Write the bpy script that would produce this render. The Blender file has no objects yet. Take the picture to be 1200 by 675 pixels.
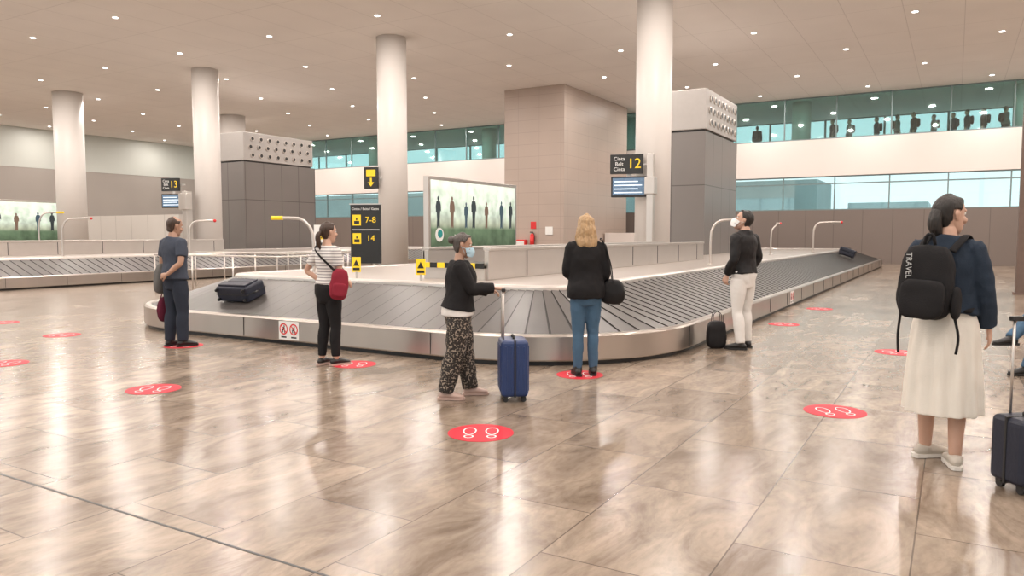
import bpy, bmesh, math, random
from mathutils import Vector, Matrix, noise, Euler
random.seed(7)
C=bpy.context.scene.collection
D=math.radians
bpy.context.scene.view_settings.view_transform='Standard'

# ------------------------------------------------------------ materials
def mat(name,col,rough=.5,metal=0.,var=.12,scale=8.,bump=0.,emit=0.,spec=.5,stretch=(1,1,1),ecol=None,bscale=None):
    m=bpy.data.materials.new(name); m.use_nodes=True
    nt=m.node_tree; N=nt.nodes; L=nt.links; b=N['Principled BSDF']
    b.inputs['Roughness'].default_value=rough; b.inputs['Metallic'].default_value=metal
    b.inputs['Specular IOR Level'].default_value=spec
    tc=N.new('ShaderNodeTexCoord'); mp=N.new('ShaderNodeMapping'); mp.inputs['Scale'].default_value=stretch
    L.new(tc.outputs['Object'],mp.inputs['Vector'])
    nz=N.new('ShaderNodeTexNoise'); nz.inputs['Scale'].default_value=scale; nz.inputs['Detail'].default_value=1.5
    L.new(mp.outputs['Vector'],nz.inputs['Vector'])
    mx=N.new('ShaderNodeMix'); mx.data_type='RGBA'
    mx.inputs['A'].default_value=(*[c*(1-var) for c in col],1); mx.inputs['B'].default_value=(*[min(1,c*(1+var)) for c in col],1)
    L.new(nz.outputs['Fac'],mx.inputs['Factor']); L.new(mx.outputs['Result'],b.inputs['Base Color'])
    if bump:
        n2=N.new('ShaderNodeTexNoise'); n2.inputs['Scale'].default_value=bscale or scale*6; n2.inputs['Detail'].default_value=1; L.new(mp.outputs['Vector'],n2.inputs['Vector'])
        bp=N.new('ShaderNodeBump'); bp.inputs['Strength'].default_value=bump; bp.inputs['Distance'].default_value=.01
        L.new(n2.outputs['Fac'],bp.inputs['Height']); L.new(bp.outputs['Normal'],b.inputs['Normal'])
    if emit:
        b.inputs['Emission Color'].default_value=(*(ecol or col),1); b.inputs['Emission Strength'].default_value=emit
        m.cycles.emission_sampling='NONE'
    return m

def node_mat(name):
    m=bpy.data.materials.new(name); m.use_nodes=True
    return m,m.node_tree,m.node_tree.nodes,m.node_tree.links,m.node_tree.nodes['Principled BSDF']

def grid_mat(name,col,linecol,sx,sy,sz,w,rough=.6,metal=0,off=(0,0,0),var=.04):
    """panelled surface: dark joint lines every sx,sy,sz metres (0 = none)"""
    m,nt,N,L,b=node_mat(name)
    tc=N.new('ShaderNodeTexCoord'); mp=N.new('ShaderNodeMapping'); mp.inputs['Location'].default_value=off
    L.new(tc.outputs['Object'],mp.inputs['Vector'])
    sep=N.new('ShaderNodeSeparateXYZ'); L.new(mp.outputs['Vector'],sep.inputs[0])
    last=None
    for k,s in enumerate((sx,sy,sz)):
        if not s: continue
        dv=N.new('ShaderNodeMath'); dv.operation='DIVIDE'; dv.inputs[1].default_value=s; L.new(sep.outputs[k],dv.inputs[0])
        fr=N.new('ShaderNodeMath'); fr.operation='FRACT'; L.new(dv.outputs[0],fr.inputs[0])
        lt=N.new('ShaderNodeMath'); lt.operation='LESS_THAN'; lt.inputs[1].default_value=w/s; L.new(fr.outputs[0],lt.inputs[0])
        if last is None: last=lt.outputs[0]
        else:
            mm=N.new('ShaderNodeMath'); mm.operation='MAXIMUM'; L.new(last,mm.inputs[0]); L.new(lt.outputs[0],mm.inputs[1]); last=mm.outputs[0]
    nz=N.new('ShaderNodeTexNoise'); nz.inputs['Scale'].default_value=.7; nz.inputs['Detail'].default_value=1; L.new(mp.outputs['Vector'],nz.inputs['Vector'])
    a=N.new('ShaderNodeMix'); a.data_type='RGBA'; a.inputs['A'].default_value=(*[c*(1-var) for c in col],1); a.inputs['B'].default_value=(*[c*(1+var) for c in col],1)
    L.new(nz.outputs['Fac'],a.inputs['Factor'])
    mx=N.new('ShaderNodeMix'); mx.data_type='RGBA'; L.new(last,mx.inputs['Factor']); L.new(a.outputs['Result'],mx.inputs['A']); mx.inputs['B'].default_value=(*linecol,1)
    L.new(mx.outputs['Result'],b.inputs['Base Color']); b.inputs['Roughness'].default_value=rough; b.inputs['Metallic'].default_value=metal
    return m

def glass_mat(name,tint,gl=.12,rough=.03):
    m,nt,N,L,b=node_mat(name); N.remove(b); out=N['Material Output']
    t=N.new('ShaderNodeBsdfTransparent'); g=N.new('ShaderNodeBsdfGlossy'); g.inputs['Roughness'].default_value=rough
    nz=N.new('ShaderNodeTexNoise'); nz.inputs['Scale'].default_value=.4; nz.inputs['Detail'].default_value=0
    mx=N.new('ShaderNodeMix'); mx.data_type='RGBA'; mx.inputs['A'].default_value=(*[c*.94 for c in tint],1); mx.inputs['B'].default_value=(*tint,1)
    L.new(nz.outputs['Fac'],mx.inputs['Factor']); L.new(mx.outputs['Result'],t.inputs['Color'])
    s=N.new('ShaderNodeMixShader'); s.inputs[0].default_value=gl
    L.new(t.outputs[0],s.inputs[1]); L.new(g.outputs[0],s.inputs[2]); L.new(s.outputs[0],out.inputs[0])
    return m

def floor_mat():
    m,nt,N,L,b=node_mat('travertine_floor')
    tc=N.new('ShaderNodeTexCoord')
    mp=N.new('ShaderNodeMapping'); mp.inputs['Rotation'].default_value=(0,0,D(-90)); mp.inputs['Location'].default_value=(.4,-.12,0)
    L.new(tc.outputs['Object'],mp.inputs['Vector'])
    br=N.new('ShaderNodeTexBrick'); br.inputs['Scale'].default_value=1; br.inputs['Brick Width'].default_value=1.15; br.inputs['Row Height'].default_value=.76
    br.inputs['Mortar Size'].default_value=.0045; br.inputs['Mortar Smooth'].default_value=.3; br.offset=.5
    br.inputs['Color1'].default_value=(.225,.175,.136,1); br.inputs['Color2'].default_value=(.325,.262,.210,1); br.inputs['Mortar'].default_value=(.11,.085,.068,1)
    L.new(mp.outputs['Vector'],br.inputs['Vector'])
    # per tile shift of the vein pattern
    br2=N.new('ShaderNodeTexBrick'); br2.inputs['Scale'].default_value=1; br2.inputs['Brick Width'].default_value=1.15; br2.inputs['Row Height'].default_value=.76; br2.offset=.5
    br2.inputs['Mortar Size'].default_value=0; br2.inputs['Color1'].default_value=(0,0,0,1); br2.inputs['Color2'].default_value=(1,1,1,1); L.new(mp.outputs['Vector'],br2.inputs['Vector'])
    sc=N.new('ShaderNodeVectorMath'); sc.operation='SCALE'; sc.inputs['Scale'].default_value=31; L.new(br2.outputs['Color'],sc.inputs[0])
    ad=N.new('ShaderNodeVectorMath'); ad.operation='ADD'; L.new(mp.outputs['Vector'],ad.inputs[0]); L.new(sc.outputs[0],ad.inputs[1])
    st=N.new('ShaderNodeMapping'); st.inputs['Scale'].default_value=(.8,1.9,1); st.inputs['Rotation'].default_value=(0,0,D(25)); L.new(ad.outputs[0],st.inputs['Vector'])
    n1=N.new('ShaderNodeTexNoise'); n1.inputs['Scale'].default_value=1.7; n1.inputs['Detail'].default_value=7; n1.inputs['Roughness'].default_value=.66; n1.inputs['Distortion'].default_value=1.2
    L.new(st.outputs[0],n1.inputs['Vector'])
    r1=N.new('ShaderNodeValToRGB'); r1.color_ramp.elements[0].position=.33; r1.color_ramp.elements[0].color=(.60,.56,.52,1); r1.color_ramp.elements[1].position=.64; r1.color_ramp.elements[1].color=(1.25,1.24,1.21,1)
    e=r1.color_ramp.elements.new(.46); e.color=(.88,.86,.835,1)
    L.new(n1.outputs['Fac'],r1.inputs[0])
    mu=N.new('ShaderNodeMix'); mu.data_type='RGBA'; mu.blend_type='MULTIPLY'; mu.inputs['Factor'].default_value=1
    L.new(br.outputs['Color'],mu.inputs['A']); L.new(r1.outputs[0],mu.inputs['B'])
    n2=N.new('ShaderNodeTexNoise'); n2.inputs['Scale'].default_value=14; n2.inputs['Detail'].default_value=3; L.new(st.outputs[0],n2.inputs['Vector'])
    r2=N.new('ShaderNodeValToRGB'); r2.color_ramp.elements[0].position=.3; r2.color_ramp.elements[0].color=(.82,.79,.76,1); r2.color_ramp.elements[1].position=.55; r2.color_ramp.elements[1].color=(1,1,1,1)
    L.new(n2.outputs['Fac'],r2.inputs[0])
    m2=N.new('ShaderNodeMix'); m2.data_type='RGBA'; m2.blend_type='MULTIPLY'; m2.inputs['Factor'].default_value=.85
    L.new(mu.outputs['Result'],m2.inputs['A']); L.new(r2.outputs[0],m2.inputs['B'])
    L.new(m2.outputs['Result'],b.inputs['Base Color'])
    rr=N.new('ShaderNodeMapRange'); rr.inputs['To Min'].default_value=.15; rr.inputs['To Max'].default_value=.27; L.new(n1.outputs['Fac'],rr.inputs['Value']); L.new(rr.outputs[0],b.inputs['Roughness'])
    b.inputs['Specular IOR Level'].default_value=.48
    return m

def stripe_mat(name,c1,c2,period,axis=2,frac=.5,rough=.8):
    m,nt,N,L,b=node_mat(name)
    tc=N.new('ShaderNodeTexCoord'); sep=N.new('ShaderNodeSeparateXYZ'); L.new(tc.outputs['Object'],sep.inputs[0])
    dv=N.new('ShaderNodeMath'); dv.operation='DIVIDE'; dv.inputs[1].default_value=period; L.new(sep.outputs[axis],dv.inputs[0])
    fr=N.new('ShaderNodeMath'); fr.operation='FRACT'; L.new(dv.outputs[0],fr.inputs[0])
    lt=N.new('ShaderNodeMath'); lt.operation='LESS_THAN'; lt.inputs[1].default_value=frac; L.new(fr.outputs[0],lt.inputs[0])
    mx=N.new('ShaderNodeMix'); mx.data_type='RGBA'; L.new(lt.outputs[0],mx.inputs['Factor']); mx.inputs['A'].default_value=(*c1,1); mx.inputs['B'].default_value=(*c2,1)
    L.new(mx.outputs['Result'],b.inputs['Base Color']); b.inputs['Roughness'].default_value=rough
    return m

def leopard_mat(name):
    m,nt,N,L,b=node_mat(name)
    tc=N.new('ShaderNodeTexCoord'); v=N.new('ShaderNodeTexVoronoi'); v.inputs['Scale'].default_value=52; L.new(tc.outputs['Object'],v.inputs['Vector'])
    r=N.new('ShaderNodeValToRGB'); r.color_ramp.elements[0].position=.60; r.color_ramp.elements[0].color=(.022,.018,.016,1); r.color_ramp.elements[1].position=.72; r.color_ramp.elements[1].color=(.30,.24,.19,1)
    L.new(v.outputs['Distance'],r.inputs[0]); L.new(r.outputs[0],b.inputs['Base Color']); b.inputs['Roughness'].default_value=.8
    return m

M={}
M['floor']=floor_mat()
M['ceil']=grid_mat('ceiling_panels',(.89,.835,.79),(.74,.69,.65),1.72,3.44,0,.025,.8)
M['block']=grid_mat('beige_stone_cladding',(.47,.375,.32),(.38,.30,.26),1.2,1.2,.6,.018,.4,var=.08)
M['column']=mat('column_paint',(.70,.655,.62),.45,var=.03,scale=1)
M['fascia']=mat('fascia_plaster',(.82,.75,.71),.6,var=.03,scale=.6)
M['wall']=mat('wall_taupe',(.36,.32,.29),.6,var=.06,scale=.5)
M['wallg']=mat('wall_pale_grey',(.54,.55,.51),.5,var=.05,scale=.5)
M['dado']=grid_mat('dado_panels',(.20,.16,.14),(.13,.105,.09),1.4,1.4,0,.03,.4)
M['tower']=grid_mat('tower_panels',(.215,.195,.185),(.10,.09,.085),1.25,1.15,3.2,.03,.4,.3)
M['towertop']=mat('nozzle_housing',(.44,.41,.39),.45,.2,var=.04)
M['dark']=mat('dark_metal',(.05,.05,.05),.4,.3)
M['black']=mat('black_plastic',(.015,.015,.016),.35)
M['steel']=mat('brushed_steel',(.50,.45,.41),.28,.95,var=.12,scale=2.2,stretch=(1,1,.12))
M['steell']=mat('light_steel',(.62,.575,.54),.34,.8,var=.06,scale=2)
M['slat']=mat('rubber_slats',(.068,.060,.055),.36,0,var=.25,scale=1.5,spec=.6)
M['slatgap']=mat('slat_gap',(.02,.017,.015),.6)
M['hub']=mat('hub_top',(.42,.37,.335),.35,.4,var=.05,scale=1)
M['white']=mat('white_enamel',(.80,.78,.75),.4,var=.03)
M['lamp']=mat('downlight_lens',(1,.97,.93),.4,var=.01,emit=8)
M['red']=mat('sticker_red',(.58,.02,.04),.5,var=.06,spec=.25)
M['signred']=mat('sign_red',(.7,.03,.03),.4,var=.04)
M['yellow']=mat('sign_yellow',(.85,.58,.02),.5,emit=.25,var=.03)
M['signw']=mat('sign_white',(.85,.85,.83),.5,var=.02)
M['signblack']=mat('sign_black',(.02,.02,.02),.4)
M['screen']=mat('monitor_screen',(.10,.16,.24),.25,emit=.5,var=.5,scale=9)
M['glass']=glass_mat('teal_glass',(.74,.95,.93),.16)
M['pglass']=glass_mat('pale_glass',(.82,.95,.94))
M['cglass']=glass_mat('clear_glass',(.90,.96,.96),.08)
M['mull']=mat('mullion',(.20,.26,.26),.4,.4)
M['mezzfloor']=mat('mezz_floor',(.45,.43,.40),.5)
M['skin']=mat('skin',(.56,.34,.25),.5,var=.06,scale=10)
M['skin2']=mat('skin_tan',(.42,.245,.17),.5,var=.06,scale=10)
M['lip']=mat('lips',(.42,.16,.14),.4)
M['eye']=mat('eye_white',(.8,.78,.75),.2,var=.02)
M['iris']=mat('iris',(.03,.02,.015),.2)
def hairm(n,c): return mat(n,c,.5,var=.5,scale=30,bump=.6,stretch=(1.4,1.4,.18),bscale=90)
M['hblack']=hairm('hair_black',(.016,.012,.010)); M['hbrown']=hairm('hair_brown',(.045,.022,.012)); M['hgrey']=hairm('hair_grey',(.075,.062,.055)); M['hblond']=hairm('hair_blonde',(.42,.27,.14))
def clothm(n,c,var=.15): return mat(n,c,.85,var=var,scale=6,bump=.25,bscale=160,spec=.25)
M['navy']=clothm('navy_polo',(.055,.065,.09)); M['greyj']=clothm('grey_jacket',(.13,.125,.12)); M['djean']=clothm('dark_jeans',(.028,.034,.05))
M['maroon']=clothm('maroon_bag',(.10,.012,.03)); M['blackc']=clothm('black_cloth',(.014,.013,.014)); M['whitec']=clothm('white_cotton',(.74,.71,.68),.05)
M['redbag']=clothm('red_bag',(.25,.022,.040)); M['jean']=clothm('blue_jeans',(.065,.125,.20)); M['leather']=mat('black_leather',(.010,.009,.010),.55,bump=.12,scale=5,spec=.3)
M['denim']=clothm('dark_denim',(.022,.033,.052)); M['cream']=clothm('cream_skirt',(.74,.69,.62),.05); M['shoeb']=mat('black_shoe',(.015,.014,.014),.45)
M['shoew']=mat('beige_canvas_shoe',(.50,.45,.39),.7,bump=.15); M['sole']=mat('white_sole',(.72,.68,.63),.5); M['pink']=mat('pink_shoe',(.50,.35,.30),.5)
M['mask']=mat('surgical_mask',(.45,.66,.78),.7,var=.04); M['maskw']=mat('white_mask',(.8,.8,.78),.7,var=.04)
M['striped']=stripe_mat('striped_tee',(.74,.71,.69),(.30,.28,.28),.035,2,.35); M['leo']=leopard_mat('leopard_print')
M['caseblue']=mat('blue_case',(.018,.04,.13),.38,bump=.1); M['casenavy']=mat('navy_case',(.012,.015,.03),.5,bump=.2)
M['greytext']=mat('grey_logo',(.5,.5,.5),.6)

# ------------------------------------------------------------ mesh helpers
def link(o,parent=None):
    C.objects.link(o)
    if parent: o.parent=parent
    return o
def empty(name,loc=(0,0,0),rz=0,s=1):
    o=bpy.data.objects.new(name,None); o.location=loc; o.rotation_euler=(0,0,rz); o.scale=(s,s,s); o.empty_display_size=.2; C.objects.link(o); return o
def mobj(name,bm,mats,parent=None,smooth=False,loc=(0,0,0),rot=(0,0,0)):
    bmesh.ops.recalc_face_normals(bm,faces=bm.faces)
    me=bpy.data.meshes.new(name); bm.to_mesh(me); bm.free()
    for m in (mats if isinstance(mats,(list,tuple)) else [mats]): me.materials.append(m)
    if smooth:
        for p in me.polygons: p.use_smooth=True
    o=bpy.data.objects.new(name,me); o.location=loc; o.rotation_euler=rot
    return link(o,parent)
def bbox(bm,x0,x1,y0,y1,z0,z1,mi=0,bevel=0,seg=2,mtx=None):
    t=bmesh.new(); bmesh.ops.create_cube(t,size=1)
    for v in t.verts: v.co=Vector(((x0+x1)/2+v.co.x*(x1-x0),(y0+y1)/2+v.co.y*(y1-y0),(z0+z1)/2+v.co.z*(z1-z0)))
    if bevel: bmesh.ops.bevel(t,geom=list(t.edges),offset=bevel,segments=seg,affect='EDGES',profile=.6)
    if mtx: bmesh.ops.transform(t,matrix=mtx,verts=t.verts)
    merge(bm,t,mi)
def merge(bm,t,mi=None):
    mp={}
    for v in t.verts: mp[v]=bm.verts.new(v.co)
    for f in t.faces:
        try:
            nf=bm.faces.new([mp[v] for v in f.verts]); nf.material_index=f.material_index if mi is None else mi; nf.smooth=f.smooth
        except ValueError: pass
    t.free()
def box(name,x0,x1,y0,y1,z0,z1,m,parent=None,bevel=0,**k):
    bm=bmesh.new(); bbox(bm,x0,x1,y0,y1,z0,z1,0,bevel); return mobj(name,bm,m,parent,**k)
def cyl(bm,p0,p1,r,seg=16,mi=0,r2=None):
    p0=Vector(p0);p1=Vector(p1); t=bmesh.new(); d=p1-p0
    bmesh.ops.create_cone(t,cap_ends=True,segments=seg,radius1=r,radius2=r if r2 is None else r2,depth=d.length)
    bmesh.ops.transform(t,matrix=Matrix.Translation((p0+p1)/2)@d.to_track_quat('Z','Y').to_matrix().to_4x4(),verts=t.verts)
    for f in t.faces: f.smooth=len(f.verts)==4
    merge(bm,t,mi)
def sph(bm,c,r,mi=0,seg=14,sc=(1,1,1)):
    t=bmesh.new(); bmesh.ops.create_uvsphere(t,u_segments=seg,v_segments=max(6,seg//2+2),radius=r)
    for v in t.verts: v.co=Vector((v.co.x*sc[0],v.co.y*sc[1],v.co.z*sc[2]))+Vector(c)
    for f in t.faces: f.smooth=True
    merge(bm,t,mi)
def cr(p,n):
    """catmull-rom through tuples"""
    out=[]
    for i in range(len(p)-1):
        a=p[max(i-1,0)];b=p[i];c=p[i+1];d=p[min(i+2,len(p)-1)]
        for k in range(n):
            t=k/n
            out.append(tuple(.5*((2*b[j])+(-a[j]+c[j])*t+(2*a[j]-5*b[j]+4*c[j]-d[j])*t*t+(-a[j]+3*b[j]-3*c[j]+d[j])*t**3) for j in range(len(b))))
    out.append(tuple(p[-1])); return out
def tube(bm,chain,ref=(1,0,0),seg=14,sub=4,mi=0,dome=.6):
    """chain: (x,y,z,ra,rb) or (x,y,z,r); ra along ref"""
    ch=[tuple(c)+((c[3],) if len(c)==4 else ()) for c in chain]
    if sub>1: ch=cr(ch,sub)
    P=[Vector(c[:3]) for c in ch]; n=len(P); rings=[]; ref=Vector(ref)
    def ring(c,t,ra,rb):
        a=ref-t*ref.dot(t)
        if a.length<.15:
            alt=Vector((0,1,0)); a=alt-t*alt.dot(t)
        a.normalize(); b=t.cross(a)
        return [bm.verts.new(c+a*ra*math.cos(2*math.pi*k/seg)+b*rb*math.sin(2*math.pi*k/seg)) for k in range(seg)]
    for i in range(n):
        t=(P[min(i+1,n-1)]-P[max(i-1,0)]).normalized()
        ra=max(ch[i][3],.001);rb=max(ch[i][4],.001)
        if i==0 and dome:
            rings.append(ring(P[0]-t*min(ra,rb)*dome,t,ra*.55,rb*.55))
        rings.append(ring(P[i],t,ra,rb))
        if i==n-1 and dome:
            rings.append(ring(P[i]+t*min(ra,rb)*dome,t,ra*.55,rb*.55))
    fs=[]
    for i in range(len(rings)-1):
        for k in range(seg):
            fs.append(bm.faces.new([rings[i][k],rings[i][(k+1)%seg],rings[i+1][(k+1)%seg],rings[i+1][k]]))
    fs.append(bm.faces.new(rings[0][::-1])); fs.append(bm.faces.new(rings[-1]))
    for f in fs: f.material_index=mi; f.smooth=True
def remesh(bm,vox,smooth=2):
    bmesh.ops.recalc_face_normals(bm,faces=bm.faces)
    me=bpy.data.meshes.new('tmp'); bm.to_mesh(me); bm.free()
    o=bpy.data.objects.new('tmp',me); C.objects.link(o)
    r=o.modifiers.new('r','REMESH'); r.mode='VOXEL'; r.voxel_size=vox
    if smooth:
        s=o.modifiers.new('s','SMOOTH'); s.factor=.5; s.iterations=smooth
    dg=bpy.context.evaluated_depsgraph_get(); dg.update()
    me2=bpy.data.meshes.new_from_object(o.evaluated_get(dg))
    b=bmesh.new(); b.from_mesh(me2)
    bpy.data.objects.remove(o); bpy.data.meshes.remove(me); bpy.data.meshes.remove(me2)
    for f in b.faces: f.smooth=True; f.material_index=0
    return b
def folds(bm,amp,fr=(9,9,4),seed=0):
    bm.normal_update()
    for v in bm.verts:
        n=noise.noise(Vector((v.co.x*fr[0]+seed,v.co.y*fr[1],v.co.z*fr[2])))+.5*noise.noise(Vector((v.co.x*fr[0]*2.3,v.co.y*fr[1]*2.3+seed,v.co.z*fr[2]*2.6)))
        v.co+=v.normal*n*amp
def text(name,body,size,m,loc,rot,parent=None,ext=.003,align='CENTER'):
    cu=bpy.data.curves.new(name,'FONT'); cu.body=body; cu.size=size; cu.extrude=ext; cu.align_x=align; cu.align_y='CENTER'; cu.materials.append(m)
    o=bpy.data.objects.new(name,cu); o.location=loc; o.rotation_euler=rot; return link(o,parent)

# ------------------------------------------------------------ room shell
HC=8.8; XL=-55; XR=14; YB=43; YR=-10
box('floor',XL-.3,XR+.3,YR-.3,YB+.2,-.3,0,M['floor'])
bm=bmesh.new(); bbox(bm,XL,XR,2.345,2.36,0,.0012,0); mobj('floor_expansion_joint',bm,M['dark'])
box('ceiling',XL-.3,XR+.3,YR-.3,YB+9.3,HC,HC+.3,M['ceil'])
box('wall_left',XL-.3,XL,YR,YB,0,6.1,M['wall'])
box('wall_left_upper',XL-.3,XL+.02,YR,YB,6.1,HC,M['wallg'])
box('wall_right',XR,XR+.3,YR,YB,0,HC,M['fascia'])
# back wall : dado / ribbon windows / fascia / mezzanine glazing
box('wall_back_dado',XL,XR,YB,YB+.3,0,2.8,M['dado'])
box('wall_back_fascia',XL,XR,YB,YB+.4,4.6,6.55,M['fascia'])
box('mezzanine_floor',XL,XR,YB+.4,YB+9,5.7,5.95,M['mezzfloor'])
def glazing(name,x0,x1,y,z0,z1,step,gm,mw=.07,trans=()):
    e=empty(name)
    box('pane',x0,x1,y-.01,y+.01,z0,z1,gm,e)
    bm=bmesh.new(); x=x0
    while x<=x1+.01:
        bbox(bm,x-mw/2,x+mw/2,y-.05,y+.05,z0,z1); x+=step
    for z in (z0,z1)+tuple(trans): bbox(bm,x0,x1,y-.045,y+.045,z-.03,z+.03)
    mobj('mullions',bm,M['mull'],e); return e
glazing('window_1',XL,XR,YB+.15,2.83,4.57,2.6,M['pglass'],.06,(4.2,))
glazing('window_2',XL,XR,YB+.1,6.58,HC-.03,2.6,M['glass'],.06)
glazing('window_3',XL,XR,YB+9,5.95,HC-.03,3.4,M['cglass'],.12,(7.3,))
# unseen rear wall behind the viewer; glazing added to bring in fill light
box('wall_rear_lower',XL,XR,YR-.3,YR,0,1.0,M['fascia']); box('wall_rear_upper',XL,XR,YR-.3,YR,6.0,HC,M['fascia'])
glazing('rear_fill_glazing',XL,XR,YR-.15,1.0,6.0,3.4,M['cglass'],.12,(3.4,))

# exterior: apron ground and terminal pier seen through the ribbon windows
box('ground_apron',-140,80,YB+.4,180,-.4,-.1,mat('concrete_apron',(.5,.5,.48),.8))
bm=bmesh.new()
bbox(bm,-90,-12,80,90,0,7); bbox(bm,-8,-2,70,78,0,4.2); bbox(bm,8,40,85,95,0,6)
mobj('terminal_pier',bm,mat('pier_grey_green',(.30,.38,.38),.6,scale=.3,var=.3))

# columns
def column(name,x,y,r,z0=0,z1=HC):
    bm=bmesh.new(); cyl(bm,(x,y,z0),(x,y,z1),r,40); cyl(bm,(x,y,z0),(x,y,z0+.15),r+.03,40,0)
    return mobj(name,bm,[M['column'],M['towertop']])
COLS=[(-8.1,.54),(-18.35,.55),(-28.95,.56),(-39.8,.7)]
for x,r in COLS: column('round_column',x,22.3,r)
column('round_column',-38.7,31.7,.75)
for x in (-48.8,-38.4,-28.1,-17.9,-7.6,2.7): column('mezzanine_column',x,YB+1.6,.5,5.95,HC)
bm=bmesh.new(); bbox(bm,1.35,1.63,22.6,22.9,0,HC); bbox(bm,1.3,1.68,22.55,22.95,0,.05,0); mobj('steel_post',bm,mat('brown_steel',(.16,.11,.09),.5,.3))

# central tiled block
bm=bmesh.new(); bbox(bm,-20.0,-16.6,33.2,41.3,0,HC-.005); mobj('tiled_service_block',bm,M['block'])

# service towers with jet nozzles
def tower(name,x1,y0,w=2.4,dp=4.3,h=6.5):
    e=empty(name,(x1-w/2,y0+dp/2,0))
    bm=bmesh.new(); bbox(bm,-w/2,w/2,-dp/2,dp/2,0,h-1.45,0); 
    mobj('tower_body',bm,M['tower'],e)
    bm=bmesh.new(); bbox(bm,-w/2-.02,w/2+.02,-dp/2-.02,dp/2-.15,h-1.38,h,0,.03)
    bbox(bm,-w/2+.1,w/2-.1,-dp/2+.1,dp/2-.2,h-1.45,h-1.38,1)
    n=8
    for r in range(3):
        for k in range(n):
            y=-dp/2+.4+k*(dp-.95)/(n-1)+( .0 if r%2 else .12); z=h-.3-r*.4
            for s in (1,-1):
                cyl(bm,(s*(w/2+.01),y,z),(s*(w/2+.06),y,z),.125,14,2); cyl(bm,(s*(w/2+.05),y,z),(s*(w/2+.065),y,z),.085,14,1)
    mobj('nozzle_head',bm,[M['towertop'],M['dark'],M['steell']],e); return e
tower('air_nozzle_tower',-7.5,25.8); tower('air_nozzle_tower',-29.9,25.1,2.4,4.7)

# left background partitions
box('white_partition',-49,-36.2,26,26.3,0,2.6,grid_mat('partition_panels',(.62,.58,.54),(.4,.37,.34),1.5,1.5,0,.03))
box('white_partition',-16.5,-12.9,38,38.3,0,1.6,M['fascia'])

# ------------------------------------------------------------ ceiling downlights
ld=bpy.data.lights.new('downlight','AREA'); ld.shape='DISK'; ld.size=.3; ld.energy=126; ld.color=(1,.925,.86)
bm=bmesh.new(); y=-6.0; j=0
obst=[(x,22.3) for x,_ in COLS]+[(-38.7,31.7)]
while y<YB-.5:
    x=XL+2.0+(2.58 if j%2 else 0); i=0
    while x<XR-1:
        inb=-21<x<-15.8 and 32<y<42
        if not inb and min(math.hypot(x-a,y-b) for a,b in obst)>1.2:
            cyl(bm,(x,y,HC-.012),(x,y,HC),.12,16,0); cyl(bm,(x,y,HC-.02),(x,y,HC-.01),.09,16,1)
            o=bpy.data.objects.new('downlight',ld); o.location=(x,y,HC-.03); C.objects.link(o)
        x+=5.16; i+=1
    y+=4.3; j+=1
mobj('downlight_fittings',bm,[M['white'],M['lamp']])

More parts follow.
